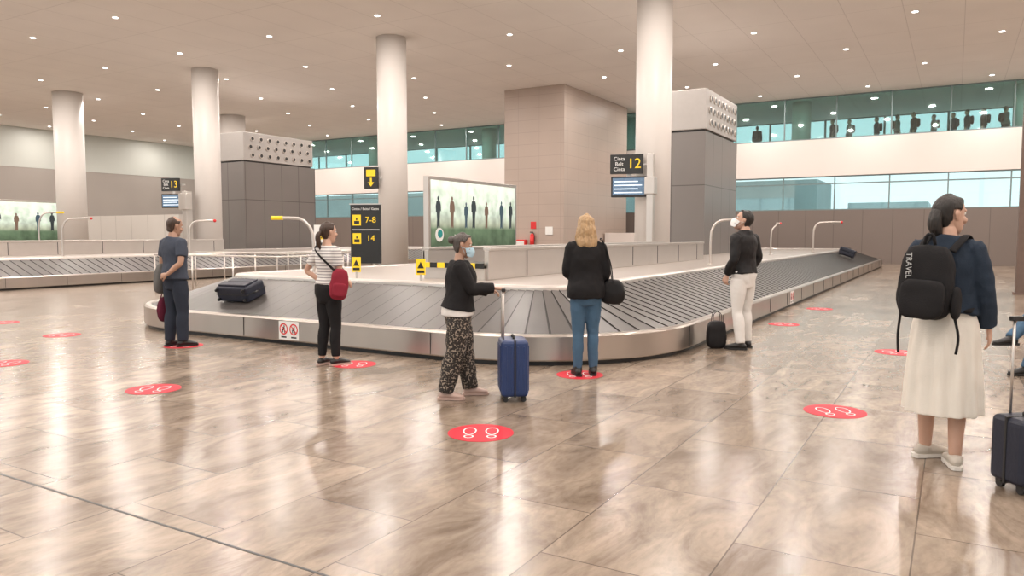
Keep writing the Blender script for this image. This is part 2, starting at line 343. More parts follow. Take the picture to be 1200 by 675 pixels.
# ------------------------------------------------------------ carousels
def carousel(name,x0,x1,y0,y1,R):
    e=empty(name,((x0+x1)/2,(y0+y1)/2,0)); ox,oy=(x0+x1)/2,(y0+y1)/2
    hx=(x1-x0)/2; hy=(y1-y0)/2; st=[]
    def line(a,b,n,nn):
        for k in range(n): 
            t=k/n; st.append((Vector((a[0]+(b[0]-a[0])*t,a[1]+(b[1]-a[1])*t,0)),Vector(nn)))
    def arc(cx,cy,a0,n):
        for k in range(n):
            a=D(a0+90*k/n); nn=Vector((math.cos(a),math.sin(a),0)); st.append((Vector((cx,cy,0))+nn*R,nn))
    nl=int((2*hx-2*R)/.27); nL=int((2*hy-2*R)/.27)
    line((-hx+R,-hy),(hx-R,-hy),nl,(0,-1,0)); arc(hx-R,-hy+R,-90,11)
    line((hx,-hy+R),(hx,hy-R),nL,(1,0,0)); arc(hx-R,hy-R,0,11)
    line((hx-R,hy),(-hx+R,hy),nl,(0,1,0)); arc(-hx+R,hy-R,90,11)
    line((-hx,hy-R),(-hx,-hy+R),nL,(-1,0,0)); arc(-hx+R,-hy+R,180,11)
    n=len(st)
    def pt(i,ins,z): p,nn=st[i%n]; q=p-nn*ins; return Vector((q.x,q.y,z))
    def sweep(bm,prof,mi,smooth=False):
        for (a0,z0),(a1,z1) in zip(prof,prof[1:]):
            A=[bm.verts.new(pt(i,a0,z0)) for i in range(n)]; B=[bm.verts.new(pt(i,a1,z1)) for i in range(n)]
            for i in range(n):
                f=bm.faces.new([A[i],A[(i+1)%n],B[(i+1)%n],B[i]]); f.material_index=mi; f.smooth=True
        return B
    bm=bmesh.new(); sweep(bm,[(.06,0),(.06,.09)],0); mobj('kick_plate',bm,M['black'],e)
    bm=bmesh.new(); sweep(bm,[(.07,.055),(.0,.055),(-.005,.07),(.0,.335),(.02,.36),(.10,.36),(.115,.34),(.115,.30)],0)
    mobj('outer_rim',bm,M['steel'],e)
    bm=bmesh.new()
    for i in range(0,n,6):
        a=pt(i,-.007,.2); p,nn=st[i]; tg=Vector((-nn.y,nn.x,0))
        mt=Matrix((( tg.x,nn.x,0,a.x),(tg.y,nn.y,0,a.y),(0,0,1,a.z),(0,0,0,1)))
        bbox(bm,-.003,.003,-.004,.003,-.13,.13,0,mtx=mt)
    mobj('rim_joints',bm,M['dark'],e)
    # slats
    I0,Z0,I1,Z1=.12,.335,1.45,.775
    bm=bmesh.new(); sweep(bm,[(I0-.01,Z0-.010),(I1,Z1-.010)],1)
    def lerp(a,b,t): return a+(b-a)*t
    for i in range(n):
        for w in range(3):
            a=w/3;b=(w+1)/3
            def q(t,s,dz):
                ins=lerp(I0,I1,s); z=lerp(Z0,Z1,s)+dz
                return pt(i,ins,z).lerp(pt(i+1,ins,z),t)
            A=[q(.0,a,.004),q(.91,a,-.004),q(.91,b,-.004),q(.0,b,.004)]
            f=bm.faces.new([bm.verts.new(v) for v in A]); f.material_index=0
            B=[q(.0,a,.004),q(.0,b,.004),q(.0,b,-.012),q(.0,a,-.012)]
            f=bm.faces.new([bm.verts.new(v) for v in B]); f.material_index=1
    mobj('slat_belt',bm,[M['slat'],M['slatgap']],e)
    bm=bmesh.new(); rows=sweep(bm,[(1.42,.73),(1.43,.80),(1.46,.825),(1.58,.825),(1.60,.80)],0)
    f=bm.faces.new(rows); f.material_index=1
    mobj('hub_deck',bm,[M['steell'],M['hub']],e)
    return e
X0,X1,Y0,Y1=-12.5,-2.9,7.2,41.3
CAR1=carousel('baggage_carousel',X0,X1,Y0,Y1,2.2)
CAR2=carousel('baggage_carousel',-30.5,-21.9,5.5,36.0,2.2)

def feed(name,x0,x1,y0,y1):
    e=empty(name,((x0+x1)/2,y0,0)); w=(x1-x0)/2; L=y1-y0
    bm=bmesh.new()
    for s in (-1,1):
        bbox(bm,s*w-.04,s*w+.04,0,L,.8,1.25,0,.01)
        bbox(bm,s*w-.06,s*w+.06,0,L,1.25,1.30,0,.01)
        y=1.2
        while y<L: bbox(bm,s*(w+.042)-.004,s*(w+.042)+.004,y-.01,y+.01,.82,1.24,1); y+=1.6
    bbox(bm,-w,w,0,L,.8,1.02,1)
    bbox(bm,-w,w,-.06,0,.80,.98,0)
    mobj('side_walls',bm,[M['steell'],M['dark']],e)
    bm=bmesh.new()
    for k in range(8):
        a=-w+k*2*w/8; bbox(bm,a,a+2*w/8,-.1,-.06,.98,1.06,k%2)
    mobj('hazard_stripe',bm,[M['yellow'],M['black']],e)
    return e
feed('luggage_feed_conveyor',-7.35,-6.2,9.75,21.2); feed('luggage_feed_conveyor',-28.1,-26.9,8.5,21.4)

def hazard_sign(x,y,z0):
    e=empty('warning_sign',(x,y,z0),D(30))
    box('plate',-.07,.07,-.01,.01,.10,.34,M['yellow'],e,.004); box('stand',-.015,.015,-.01,.01,0,.12,M['steell'],e)
    bm=bmesh.new()
    v=[bm.verts.new(p) for p in ((-.05,-.014,.20),(.05,-.014,.20),(0,-.014,.30))]; bm.faces.new(v); bbox(bm,-.055,.055,-.013,-.011,.13,.17)
    mobj('triangle',bm,M['signblack'],e)
hazard_sign(-8.3,9.15,.80); hazard_sign(-6.85,8.95,.80)

# curved guard poles
def jpole(x,y,z0,h,reach,ang,yel=False,r=.028):
    e=empty('curved_guard_pole',(x,y,z0),D(ang))
    bm=bmesh.new(); tube(bm,[(0,0,0,r),(0,0,h*.55,r),(.04,0,h*.8,r),(.2,0,h*.97,r),(reach*.6,0,h,r),(reach,0,h,r)],(0,1,0),12,5,0)
    cyl(bm,(0,0,0),(0,0,.03),r*2,16); mobj('tube',bm,M['steell'],e,True)
    if yel:
        bm=bmesh.new(); cyl(bm,(reach*.75,0,h),(reach+.03,0,h),r*1.25,12); mobj('yellow_grip',bm,M['yellow'],e)
    else:
        bm=bmesh.new(); sph(bm,(reach+.02,0,h),r*1.4); mobj('red_tip',bm,M['signred'],e)
jpole(-4.95,17.6,.8,1.05,.95,30); jpole(-4.95,32.4,.8,1.2,1.1,30,r=.04); jpole(-5.6,27.5,.8,1.1,.3,30); jpole(-9.95,9.85,.8,1.0,.72,210,True)
jpole(-23.8,17.5,.8,1.2,.9,30,r=.04); jpole(-23.8,13,.8,1.2,.9,30); jpole(-28.6,14.8,.8,1.5,.9,30,True)
def railing(pts,z0,h):
    e=empty('guard_railing',(pts[0][0],pts[0][1],z0)); bm=bmesh.new(); o=Vector((pts[0][0],pts[0][1],0))
    P=[Vector((a,b,0))-o for a,b in pts]
    tube(bm,[(p.x,p.y,h,.022) for p in P],(0,0,1),8,1)
    for i in range(len(P)-1):
        n=3
        for k in range(n+1):
            p=P[i].lerp(P[i+1],k/n); cyl(bm,(p.x,p.y,0),(p.x,p.y,h),.02,8)
    mobj('rail',bm,M['steell'],e)
railing([(-18.2,12.3),(-13.6,12.3),(-13.6,14.5)],0,.98); railing([(-19.5,14.5),(-15.6,14.5),(-15.6,18)],0,.98)

# ------------------------------------------------------------ signs
def lightbox(x,y0,y1,z0,z1,name='advert_lightbox'):
    e=empty(name,(x,(y0+y1)/2,0)); L=(y1-y0)/2
    bm=bmesh.new(); bbox(bm,-.2,.0,-L,L,z0-.12,z1+.12,0,.02); bbox(bm,-.25,.0,-L,-L+.3,0,z0,0); bbox(bm,-.25,.0,L-.3,L,0,z0,0); bbox(bm,-.22,-.02,-L,L,0,z0-.1,1)
    mobj('frame',bm,[M['steell'],M['dark']],e)
    m,nt,N,Lk,b=node_mat('advert_print'); tc=N.new('ShaderNodeTexCoord'); sep=N.new('ShaderNodeSeparateXYZ'); Lk.new(tc.outputs['Object'],sep.inputs[0])
    mr=N.new('ShaderNodeMapRange'); mr.inputs['From Min'].default_value=z0; mr.inputs['From Max'].default_value=z1; Lk.new(sep.outputs[2],mr.inputs['Value'])
    r=N.new('ShaderNodeValToRGB'); E=r.color_ramp.elements; E[0].color=(.06,.09,.055,1); E[1].position=1; E[1].color=(.60,.66,.60,1); 
    for p,c in ((.27,(.09,.14,.085,1)),(.34,(.28,.32,.24,1)),(.5,(.44,.52,.45,1))):
        q=E.new(p); q.color=c
    Lk.new(mr.outputs[0],r.inputs[0]); wv=N.new('ShaderNodeTexNoise'); wv.inputs['Scale'].default_value=2.2; Lk.new(tc.outputs['Object'],wv.inputs['Vector'])
    mx=N.new('ShaderNodeMix'); mx.data_type='RGBA'; mx.blend_type='OVERLAY'; mx.inputs['Factor'].default_value=.7; Lk.new(r.outputs[0],mx.inputs['A']); Lk.new(wv.outputs['Fac'],mx.inputs['B'])
    Lk.new(mx.outputs['Result'],b.inputs['Base Color']); Lk.new(mx.outputs['Result'],b.inputs['Emission Color']); b.inputs['Emission Strength'].default_value=.75; b.inputs['Roughness'].default_value=.5; b.inputs['Specular IOR Level'].default_value=.2
    m.cycles.emission_sampling='NONE'
    bm=bmesh.new(); bbox(bm,0,.012,-L+.12,L-.12,z0,z1); mobj('poster',bm,m,e)
    bm=bmesh.new()   # printed figures
    rn=random.Random(3); zz=z0+(z1-z0)*.34
    for k in range(7):
        y=-L+.6+k*(2*L-1.2)/6+rn.uniform(-.2,.2); h=(z1-z0)*rn.uniform(.40,.54); mi=k%3
        prof=[(0,.06),(.03,.0),(.08,.0),(.08,.25),(.10,.45),(.12,.55),(.16,.5),(.15,.7),(.11,.82),(.03,.86),(.055,.90),(.05,.96),(0,1),(-.05,.96),(-.055,.90),(-.03,.86),(-.11,.82),(-.15,.7),(-.14,.48),(-.10,.5),(-.08,.25),(-.10,.0),(-.04,.0)]
        f=bm.faces.new([bm.verts.new((.016,y+a*h*.9,zz-.1+b*h)) for a,b in prof]); f.material_index=mi
    mobj('printed_figures',bm,[mat('print_dark',(.04,.06,.07),.5),mat('print_tan',(.22,.15,.11),.5),mat('print_blue',(.06,.12,.17),.5)],e)
    text('caption','airport',.42,M['signw'],(.02,-L*.35,z0+(z1-z0)*.13),(D(90),0,D(90)),e)
    bm=bmesh.new(); cyl(bm,(.012,-L+.55,z0+.4),(.02,-L+.55,z0+.4),.22,20,0); cyl(bm,(.018,-L+.58,z0+.43),(.024,-L+.58,z0+.43),.13,20,1); mobj('logo_disc',bm,[M['signw'],mat('logo_teal',(.02,.3,.3),.4)],e)
lightbox(-14,18.7,24.1,1.1,3.2); lightbox(-42,17.0,22.9,1.1,3.2)

# floor-standing direction sign
e=empty('direction_sign_board',(-13.3,15.05,0),D(25))
box('panel',-.40,.40,-.05,.05,.75,2.28,M['signblack'],e,.01)
bm=bmesh.new()
for s in (-.36,.36): bbox(bm,s-.03,s+.03,-.03,.03,0,2.3)
bbox(bm,-.42,.42,-.06,.06,2.28,2.31); bbox(bm,-.46,-.34,-.2,.2,0,.03); bbox(bm,.34,.46,-.2,.2,0,.03); mobj('posts',bm,M['steell'],e)
text('heading','Cintas / Exits / Gates',.085,M['signw'],(0,-.054,2.17),(D(90),0,0),e)
box('band',-.37,.37,-.054,-.05,1.62,1.64,M['signw'],e)
for z,t in ((1.88,'7-8'),(1.40,'14')):
    bm=bmesh.new(); bbox(bm,-.34,-.12,-.058,-.05,z-.14,z+.14); mobj('pictogram_plate',bm,M['yellow'],e)
    bm=bmesh.new(); bbox(bm,-.30,-.16,-.062,-.056,z-.10,z-.02); bbox(bm,-.25,-.21,-.062,-.056,z,z+.06); mobj('pictogram',bm,M['signblack'],e)
    text('number',t,.22,M['yellow'],(.14,-.054,z),(D(90),0,0),e)
e=empty('warning_notice_stand',(-13.95,14.1,0),D(20))
box('panel',-.2,.2,-.02,.02,1.05,1.75,M['signw'],e,.005); box('post',-.02,.02,-.0,.04,0,1.1,M['steell'],e); box('base',-.2,.2,-.2,.2,0,.02,M['steell'],e)
bm=bmesh.new(); v=[bm.verts.new(p) for p in ((-.15,-.024,1.38),(.15,-.024,1.38),(0,-.024,1.66))]; bm.faces.new(v); mobj('triangle',bm,M['yellow'],e)
bm=bmesh.new(); bbox(bm,-.015,.015,-.028,-.025,1.46,1.57); bbox(bm,-.015,.015,-.028,-.025,1.41,1.435); bbox(bm,-.15,.15,-.026,-.022,1.1,1.3); mobj('mark',bm,M['signblack'],e)

def exit_sign(x,y,z,rz,num,w=.98,colx=None):
    e=empty('exit_sign',(x,y,z),D(rz)); box('panel',-w/2,w/2,-.07,.07,-.29,.29,M['signblack'],e,.01)
    text('words','Cinta\nBelt\nCinta',.155,M['signw'],(-w*.22,-.074,.0),(D(90),0,0),e)
    text('number',num,.42,M['yellow'],(w*.24,-.074,0),(D(90),0,0),e)
    box('bracket',w*.2,w*.2+.5,.07,.13,-.03,.03,M['steell'],e)
def monitor(x,y,z,rz,w=1.05,h=.62):
    e=empty('flight_info_monitor',(x,y,z),D(rz)); box('casing',-w/2,w/2,-.06,.12,-h/2,h/2,M['black'],e,.02)
    box('display',-w/2+.05,w/2-.05,-.065,-.055,-h/2+.06,h/2-.05,M['screen'],e)
    bm=bmesh.new()
    for k in range(4): bbox(bm,-w/2+.1,w/2-.12-.12*(k%2),-.07,-.066,-h/2+.12+k*.11,-h/2+.15+k*.11)
    mobj('display_lines',bm,mat('screen_text',(.7,.8,.9),.4,emit=.8),e)
    bm=bmesh.new(); bbox(bm,-.05,.05,.1,.16,h/2-.02,h/2+.12); bbox(bm,-.05,.45,.12,.18,-.04,.04); mobj('mount',bm,M['steell'],e)
exit_sign(-8.62,21.45,3.62,15,'12'); monitor(-8.55,21.45,2.94,15)
bm=bmesh.new(); bbox(bm,-7.95,-7.75,21.35,21.55,.83,3.9,0,.02); bbox(bm,-8.0,-7.7,21.3,21.6,2.7,3.2,0,.02); mobj('monitor_mast',bm,M['steell'])
exit_sign(-30.6,21.6,3.75,15,'13',.9); monitor(-30.1,21.3,3.0,15)
bm=bmesh.new(); bbox(bm,-29.3,-29.0,21.2,21.5,.8,3.4,0,.02); bbox(bm,-29.4,-28.9,21.1,21.4,2.6,3.3,0,.02); mobj('monitor_mast',bm,M['steell'])
e=empty('arrow_sign',(-18.75,21.55,3.6),D(20)); box('panel',-.27,.27,-.05,.05,-.4,.4,M['signblack'],e,.01)
box('bracket',.1,.4,.05,.1,-.03,.03,M['steell'],e)
bm=bmesh.new(); bbox(bm,-.18,.18,-.056,-.05,.06,.3); bbox(bm,-.035,.035,-.056,-.05,-.2,.0)
bm.faces.new([bm.verts.new(p) for p in ((-.12,-.056,-.16),(.12,-.056,-.16),(0,-.056,-.32))]); mobj('arrow',bm,M['yellow'],e)

# fire equipment on block
e=empty('fire_extinguisher',(-18.3,33.05,1.2)); bm=bmesh.new(); cyl(bm,(0,0,-.3),(0,0,.25),.11,16); sph(bm,(0,0,.25),.11); cyl(bm,(0,0,.3),(0,0,.42),.03,8,1); bbox(bm,-.12,.05,-.02,.02,.40,.45,1); tube(bm,[(0.03,0,.4,.012),(.13,0,.3,.012),(.14,0,0,.012)],(0,1,0),6,3,1); bbox(bm,-.06,.06,.1,.15,-.2,.2,1)
bbox(bm,-.15,.15,.12,.15,.6,.95,0)
mobj('cylinder_body',bm,[M['signred'],M['black']],e)
e=empty('fire_hose_cabinet',(-18.95,33.05,.9)); box('cabinet',-.3,.3,-.1,.15,-.35,.35,M['signred'],e,.02); box('glass_door',-.24,.24,-.11,-.1,-.28,.28,M['white'],e,.004)
box('wall_notice_plate',-17.6,-17.2,33.15,33.2,1.5,1.9,M['signw'])

# prohibition plate
def prohib(loc,rz,n=2,s=1):
    e=empty('prohibition_sign_plate',loc,rz,s); w=.19*n/2
    box('plate',-w,w,-.006,.0,-.125,.125,M['signw'],e)
    for k in range(n):
        cx=-w+.095+k*.19 if n>1 else 0
        bm=bmesh.new(); seg=28
        a=[bm.verts.new((cx+.078*math.cos(2*math.pi*i/seg),-.009,.02+.078*math.sin(2*math.pi*i/seg))) for i in range(seg)]
        b=[bm.verts.new((cx+.060*math.cos(2*math.pi*i/seg),-.009,.02+.060*math.sin(2*math.pi*i/seg))) for i in range(seg)]
        for i in range(seg): bm.faces.new([a[i],a[(i+1)%seg],b[(i+1)%seg],b[i]])
        bbox(bm,-.07,.07,-.001,.001,-.007,.007,mtx=Matrix.Translation((cx,-.0095,.02))@Matrix.Rotation(D(45),4,'Y'))
        mobj('ring',bm,M['signred'],e)
        bm=bmesh.new(); cyl(bm,(cx+.01,-.0065,.058),(cx+.01,-.0075,.058),.012,10); bbox(bm,cx-.012,cx+.018,-.0078,-.0065,0,.045); bbox(bm,cx-.03,cx-.012,-.0078,-.0065,-.03,.02); bbox(bm,cx+.01,cx+.022,-.0078,-.0065,-.035,.0); bbox(bm,cx-.05,cx+.05,-.0078,-.0065,-.1,-.08)
        mobj('pictogram',bm,M['signblack'],e)
prohib((-7.75,Y0-.008,.2),0); prohib((X1+.009,16.4,.2),D(90),2); prohib((-21.89,15.3,.2),D(90),2,1)

# ------------------------------------------------------------ floor stickers
def sticker(x,y,r=.25,rz=120):
    e=empty('footprint_floor_sticker',(x,y,0),D(rz-90))
    bm=bmesh.new(); cyl(bm,(0,0,0.0),(0,0,.003),r,48); mobj('red_disc',bm,M['red'],e)
    bm=bmesh.new()
    for s in (-1,1):
        for (cy,ry,rx) in ((.035,.105,.052),(-.115,.042,.038)):
            seg=24; A=[];B=[]
            for i in range(seg):
                a=2*math.pi*i/seg; wx=rx*(1+.12*math.sin(a))
                A.append(bm.verts.new((s*.085+wx*math.cos(a),cy+ry*math.sin(a),.0042))); B.append(bm.verts.new((s*.085+(wx-.011)*math.cos(a),cy+(ry-.011)*math.sin(a),.0042)))
            for i in range(seg): bm.faces.new([A[i],A[(i+1)%seg],B[(i+1)%seg],B[i]])
    o=mobj('footprints',bm,M['signw'],e)
for x,y in [(-3.05,4.71),(-6.67,4.45),(-9.51,4.47),(-11.47,6.2),(-.83,6.82),(-3.42,7.24),(-2.43,13.11),(-5.95,6.50),(-.60,10.68),(-2.32,16.21),(-8.96,6.44),(-13.99,6.58)]: sticker(x,y)

# ------------------------------------------------------------ people
TM=[(.78,.09,.085,0),(.86,.165,.115,-.008),(.93,.168,.118,-.012),(1.05,.145,.10,0),(1.15,.15,.105,.004),(1.27,.17,.116,.004),(1.35,.178,.10,-.006),(1.405,.14,.075,-.012),(1.445,.075,.06,-.015),(1.50,.054,.057,-.008)]
TF=[(.78,.09,.09,0),(.86,.17,.12,-.012),(.92,.17,.122,-.014),(1.06,.125,.09,0),(1.14,.13,.10,.004),(1.25,.15,.12,.008),(1.34,.158,.095,-.004),(1.39,.125,.07,-.012),(1.435,.065,.054,-.015),(1.50,.047,.05,-.008)]
def tz(T,z):
    if z<=T[0][0]: return T[0][1:]
    for a,b in zip(T,T[1:]):
        if z<=b[0]:
            t=(z-a[0])/(b[0]-a[0]); t=t*t*(3-2*t)*.5+t*.5
            return tuple(a[i]+(b[i]-a[i])*t for i in (1,2,3))
    return T[-1][1:]
def head_raw(ears=True,vox=.0045):
    bm=bmesh.new()
    tube(bm,[(0,.052,-.116,.024,.022),(0,.044,-.10,.044,.044),(0,.028,-.07,.057,.064),(0,.012,-.03,.066,.082),(0,.003,0,.071,.090),(0,-.002,.04,.075,.096),(0,-.005,.075,.068,.088),(0,-.008,.10,.050,.066),(0,-.008,.114,.024,.032)],(1,0,0),24,3)
    tube(bm,[(0,.086,.014,.009),(0,.100,-.012,.011),(0,.110,-.030,.0145),(0,.094,-.040,.012)],(1,0,0),10,3)
    for s in (-1,1):
        tube(bm,[(s*.008,.100,-.034,.009),(s*.016,.098,-.036,.008)],(0,0,1),8,2)
        if ears: tube(bm,[(s*.072,-.002,-.030,.007,.010),(s*.080,-.006,-.010,.007,.017),(s*.084,-.010,.012,.008,.020),(s*.080,-.010,.030,.006,.012)],(1,0,0),10,3)
        tube(bm,[(s*.046,.066,-.03,.022),(s*.040,.072,-.045,.018)],(1,0,0),10,2)
    tube(bm,[(-.048,.074,.026,.010),(-.02,.088,.030,.011),(.02,.088,.030,.011),(.048,.074,.026,.010)],(0,0,1),10,3)
    tube(bm,[(0,.072,-.10,.018),(0,.080,-.098,.012)],(1,0,0),10,2)
    return remesh(bm,vox,2)
def head_mesh():
    b=head_raw()
    for s in (-1,1):
        sph(b,(s*.031,.079,.010),.0125,2,12); sph(b,(s*.031,.0895,.010),.0055,3,8)
    tube(b,[(-.026,.078,-.066,.004),(-.010,.0885,-.063,.0075),(.010,.0885,-.063,.0075),(.026,.078,-.066,.004)],(0,0,1),8,3,1)
    return b
def hair_cap(style):
    """scalp hair: head surface pushed outwards inside the hairline, tucked under the skin outside it"""
    b=head_raw(False,.006); b.normal_update()
    thick={'bald':.007,'short':.013,'long':.018}.get(style,.012)
    full=style in('long',)
    for v in b.verts:
        x,y,z=v.co
        if z>.02: yl=.022+(z-.02)*.62
        elif z>-.035: yl=(.018 if z>-.01 else .0) if not full else .03
        else: yl=-.030 if not full else .02
        if z>.088: yl=.09
        if style=='bald' and z>.075: yl=-.02 if z>.09 else .0
        d=(yl-y)/.014
        if not full and z<-.02: d=min(d,(z+.105)/.02)
        # leave the ear free
        if not full and abs(x)>.055 and -.045<z<.034 and -.032<y<.016: d=-1
        t=max(0,min(1,d)); t=t*t*(3-2*t)
        v.co+=v.normal*(-.007+(thick+.007)*t)
    return b
def hand_mesh(curl,thumb=.5,spread=.06):
    """local: x thumb side, y fingers, z back of hand"""
    bm=bmesh.new()
    tube(bm,[(0,-.03,0,.026,.021),(0,.0,0,.028,.018),(.002,.035,0,.037,.016),(0,.078,0,.038,.013)],(1,0,0),14,3)
    for x,l,a in ((.029,.068,.10),(.010,.078,.03),(-.010,.073,-.04),(-.028,.056,-.12)):
        p=Vector((x,.072,0)); ch=[(p.x,p.y,p.z,.0092)]; ang=0
        for k,fr in enumerate((.42,.32,.26)):
            ang+=curl*(.7,1.0,.8)[k]; d=Vector((math.sin(a*spread*8),math.cos(ang),-math.sin(ang))).normalized(); p=p+d*l*fr*1.1
            ch.append((p.x,p.y,p.z,.0088-.0009*k))
        tube(bm,ch,(1,0,0),8,3)
    a=.8-.5*thumb; p=Vector((.026,.016,-.004)); ch=[(p.x,p.y,p.z,.013)]
    for k,fr in enumerate((.034,.03,.024)):
        d=Vector((math.sin(a),math.cos(a),-.35*thumb-.15*k)).normalized(); p=p+d*fr; ch.append((p.x,p.y,p.z,.0115-.001*k)); a-=.25*thumb
    tube(bm,ch,(1,0,0),8,3)
    return remesh(bm,.0038,1)
def V(*a): return Vector(a)

def person(name,loc,heading,H,sex='F',skin='skin',arms=None,legs=None,hyaw=0,hpitch=0,lean=0,top=None,bottom=None,shoe=None,hair=None,mask=None,dz=0,vox=.011,hroll=0):
    s=H/1.70; e=empty(name,loc,D(heading-90),s)
    T=TM if sex=='M' else TF; sw=.178 if sex=='M' else .155; k=1.0 if sex=='M' else .88
    def sp(z,x=0,y=0): return (x,y+lean*(z-.9),z+dz)
    S={}
    chains={}
    for sd,sg in (('R',1),('L',-1)):
        E,W,d,bk,curl=arms[sd]
        Sh=Vector(sp(1.375,sg*sw,-.01)); E=Vector(E)+V(0,0,dz); W=Vector(W)+V(0,0,dz)
        m1=Sh.lerp(E,.45); m2=E.lerp(W,.35)
        chains[sd]=[(Sh.x-sg*.03,Sh.y,Sh.z-.005,.05*k),(Sh.x,Sh.y,Sh.z-.012,.052*k),(m1.x,m1.y,m1.z,.046*k),(E.x,E.y,E.z,.037*k),(m2.x,m2.y,m2.z,.038*k),(W.x,W.y,W.z,.026*k)]
        S[sd]=(W,Vector(d).normalized(),Vector(bk),curl,sg)
    lc={}
    for sd,sg in (('R',1),('L',-1)):
        hip,kn,an,fd=legs[sd]; hip=Vector(hip);kn=Vector(kn);an=Vector(an)
        a=hip.lerp(kn,.4); b=kn.lerp(an,.3)
        lc[sd]=[(hip.x,hip.y,hip.z,.086),(a.x,a.y,a.z,.077 if sex=='F' else .079),(kn.x,kn.y,kn.z,.052),(b.x,b.y-.008,b.z,.054),(an.x,an.y,an.z,.036)]
    # ---- body, one surface
    bm=bmesh.new()
    tube(bm,[sp(z,0,y)+(a,b) for z,a,b,y in T],(1,0,0),24,3,dome=.15)
    for sd in 'RL':
        tube(bm,chains[sd],(1,0,0),12,3); tube(bm,lc[sd],(1,0,0),16,3)
    for sd in 'RL':
        hip,kn,an,fd=legs[sd]; an=Vector(an); f=Vector((math.sin(D(fd)),math.cos(D(fd)),0)); 
        q=lambda t,z: an+f*t+V(0,0,z-.08)
        tube(bm,[tuple(q(-.04,.035))+(.028,.028),tuple(q(.03,.045))+(.032,.034),tuple(q(.10,.03))+(.038,.022),tuple(q(.15,.022))+(.032,.014)],tuple(f.cross(V(0,0,1))),12,3)
    nk=Vector(sp(1.47,0,-.012)); hc=Vector(sp(1.585,0,.012+lean*.05))
    tube(bm,[tuple(nk)+(.052*k+.002,.052*k+.004),tuple(nk.lerp(hc,.4))+(.050*k,.052*k),tuple(hc+V(0,-.02,-.03))+(.048,.052)],(1,0,0),14,3)
    b=remesh(bm,vox,2)
    R=Matrix.Translation(hc)@Euler((D(hpitch),D(hroll),D(hyaw)),'XYZ').to_matrix().to_4x4()@Matrix.Scale(.98 if sex=='F' else 1.02,4)
    h=head_mesh(); bmesh.ops.transform(h,matrix=R,verts=h.verts); merge(b,h)
    for sd in 'RL':
        W,d,bk,curl,sg=S[sd]; bk=(bk-d*bk.dot(d)).normalized(); th=bk.cross(d)*sg
        h=hand_mesh(curl)
        mt=Matrix(((th.x,d.x,bk.x,0),(th.y,d.y,bk.y,0),(th.z,d.z,bk.z,0),(0,0,0,1)))
        kk=.95 if sex=='M' else .86
        bmesh.ops.transform(h,matrix=Matrix.Translation(W+d*.022)@mt@Matrix.Scale(kk,4),verts=h.verts); merge(b,h,0)
    mobj('body',b,[M[skin],M['lip'],M['eye'],M['iris']],e,True)
    # ---- lower garment
    if bottom:
        t=bottom['type']; bm=bmesh.new(); inf=bottom.get('inf',.014); wz=bottom.get('waist',1.03)
        if t=='trousers':
            ch=[sp(.775,0,0)+(.115+inf,.10+inf)]+[sp(z,0,tz(T,z)[2])+(tz(T,z)[0]+inf,tz(T,z)[1]+inf) for z in (.84,.93,.99,wz)]
            tube(bm,ch,(1,0,0),24,3,dome=.15)
            lo=bottom.get('loose',(.012,.014,.014,.016,.014)); cut=bottom.get('cut',0)
            for sd in 'RL':
                c=[list(p) for p in lc[sd]]
                for i in range(5): c[i][3]+=lo[i]+(.004 if i<2 else 0)
                if cut:
                    a=Vector(c[3][:3]).lerp(Vector(c[4][:3]),1-cut); c[4][:3]=list(a); c[4][3]=lc[sd][4][3]+lo[4]+cut*.02
                tube(bm,[tuple(p) for p in c],(1,0,0),18,4,dome=.12)
        else: # skirt
            ch=[]
            for z,a,bb in bottom['prof']: ch.append(sp(z,0,-.005)+(a,bb))
            tube(bm,ch,(1,0,0),36,4,dome=.04)
        b=remesh(bm,vox*.85,2); 
        if t=='skirt':
            for v in b.verts:
                a=math.atan2(v.co.y,v.co.x); f=max(0,min(1,(1.0-v.co.z)/.5)); r=1+.05*f*math.sin(a*13+1.2*math.sin(v.co.z*3))+.02*f*math.sin(a*5+1); v.co.x*=r; v.co.y*=r
        folds(b,bottom.get('fold',.006),(8,8,9) if t!='skirt' else (7,7,1.5),3)
        mobj(t,b,M[bottom['m']],e,True)
    # ---- upper garment
    def upper(cfg,nm):
        bm=bmesh.new(); inf=cfg.get('inf',.016); hem=cfg['hem']; fl=cfg.get('flare',.0)
        zs=[hem]+[z for z in (.93,1.0,1.08,1.16,1.25,1.33,1.385) if z>hem+.03]
        ch=[]
        for z in zs:
            a,bb,y=tz(T,z); f=fl*max(0,(1.15-z))/.25
            if z<1.2: a=max(a,cfg.get('minw',0)); 
            ch.append(sp(z,0,y)+(a+inf+f,bb+inf+f*.8))
        top=cfg.get('neck',1.43); a,bb,y=tz(T,top); ch.append(sp(top,0,y)+(a+inf*.8,bb+inf*.8))
        if cfg.get('collar'): ch.append(sp(top+cfg['collar'],0,y)+(a*.8+inf*.6,bb*.95+inf*.6))
        tube(bm,ch,(1,0,0),28,3,dome=.08)
        sl=cfg.get('sleeve',1.)
        for sd in 'RL':
            c=[list(p) for p in chains[sd]]; q=cfg.get('sinf',inf)
            if sl<.6:
                a=Vector(c[2][:3]).lerp(Vector(c[3][:3]),sl); c=c[:3]+[[a.x,a.y,a.z,.045*k]]
            else:
                a=Vector(c[4][:3]).lerp(Vector(c[5][:3]),(sl-.6)/.4*1.0); c[5][:3]=[a.x,a.y,a.z]
                c[5][3]+=.004
            for p in c: p[3]+=q
            tube(bm,[tuple(p) for p in c],(1,0,0),16,4,dome=.12)
        b=remesh(bm,vox*.85,2); folds(b,cfg.get('fold',.007),(9,9,7),cfg.get('seed',1))
        o=mobj(nm,b,M[cfg['m']],e,True); return o
    if top:
        for i,c in enumerate(top): upper(c,c.get('name','top'))
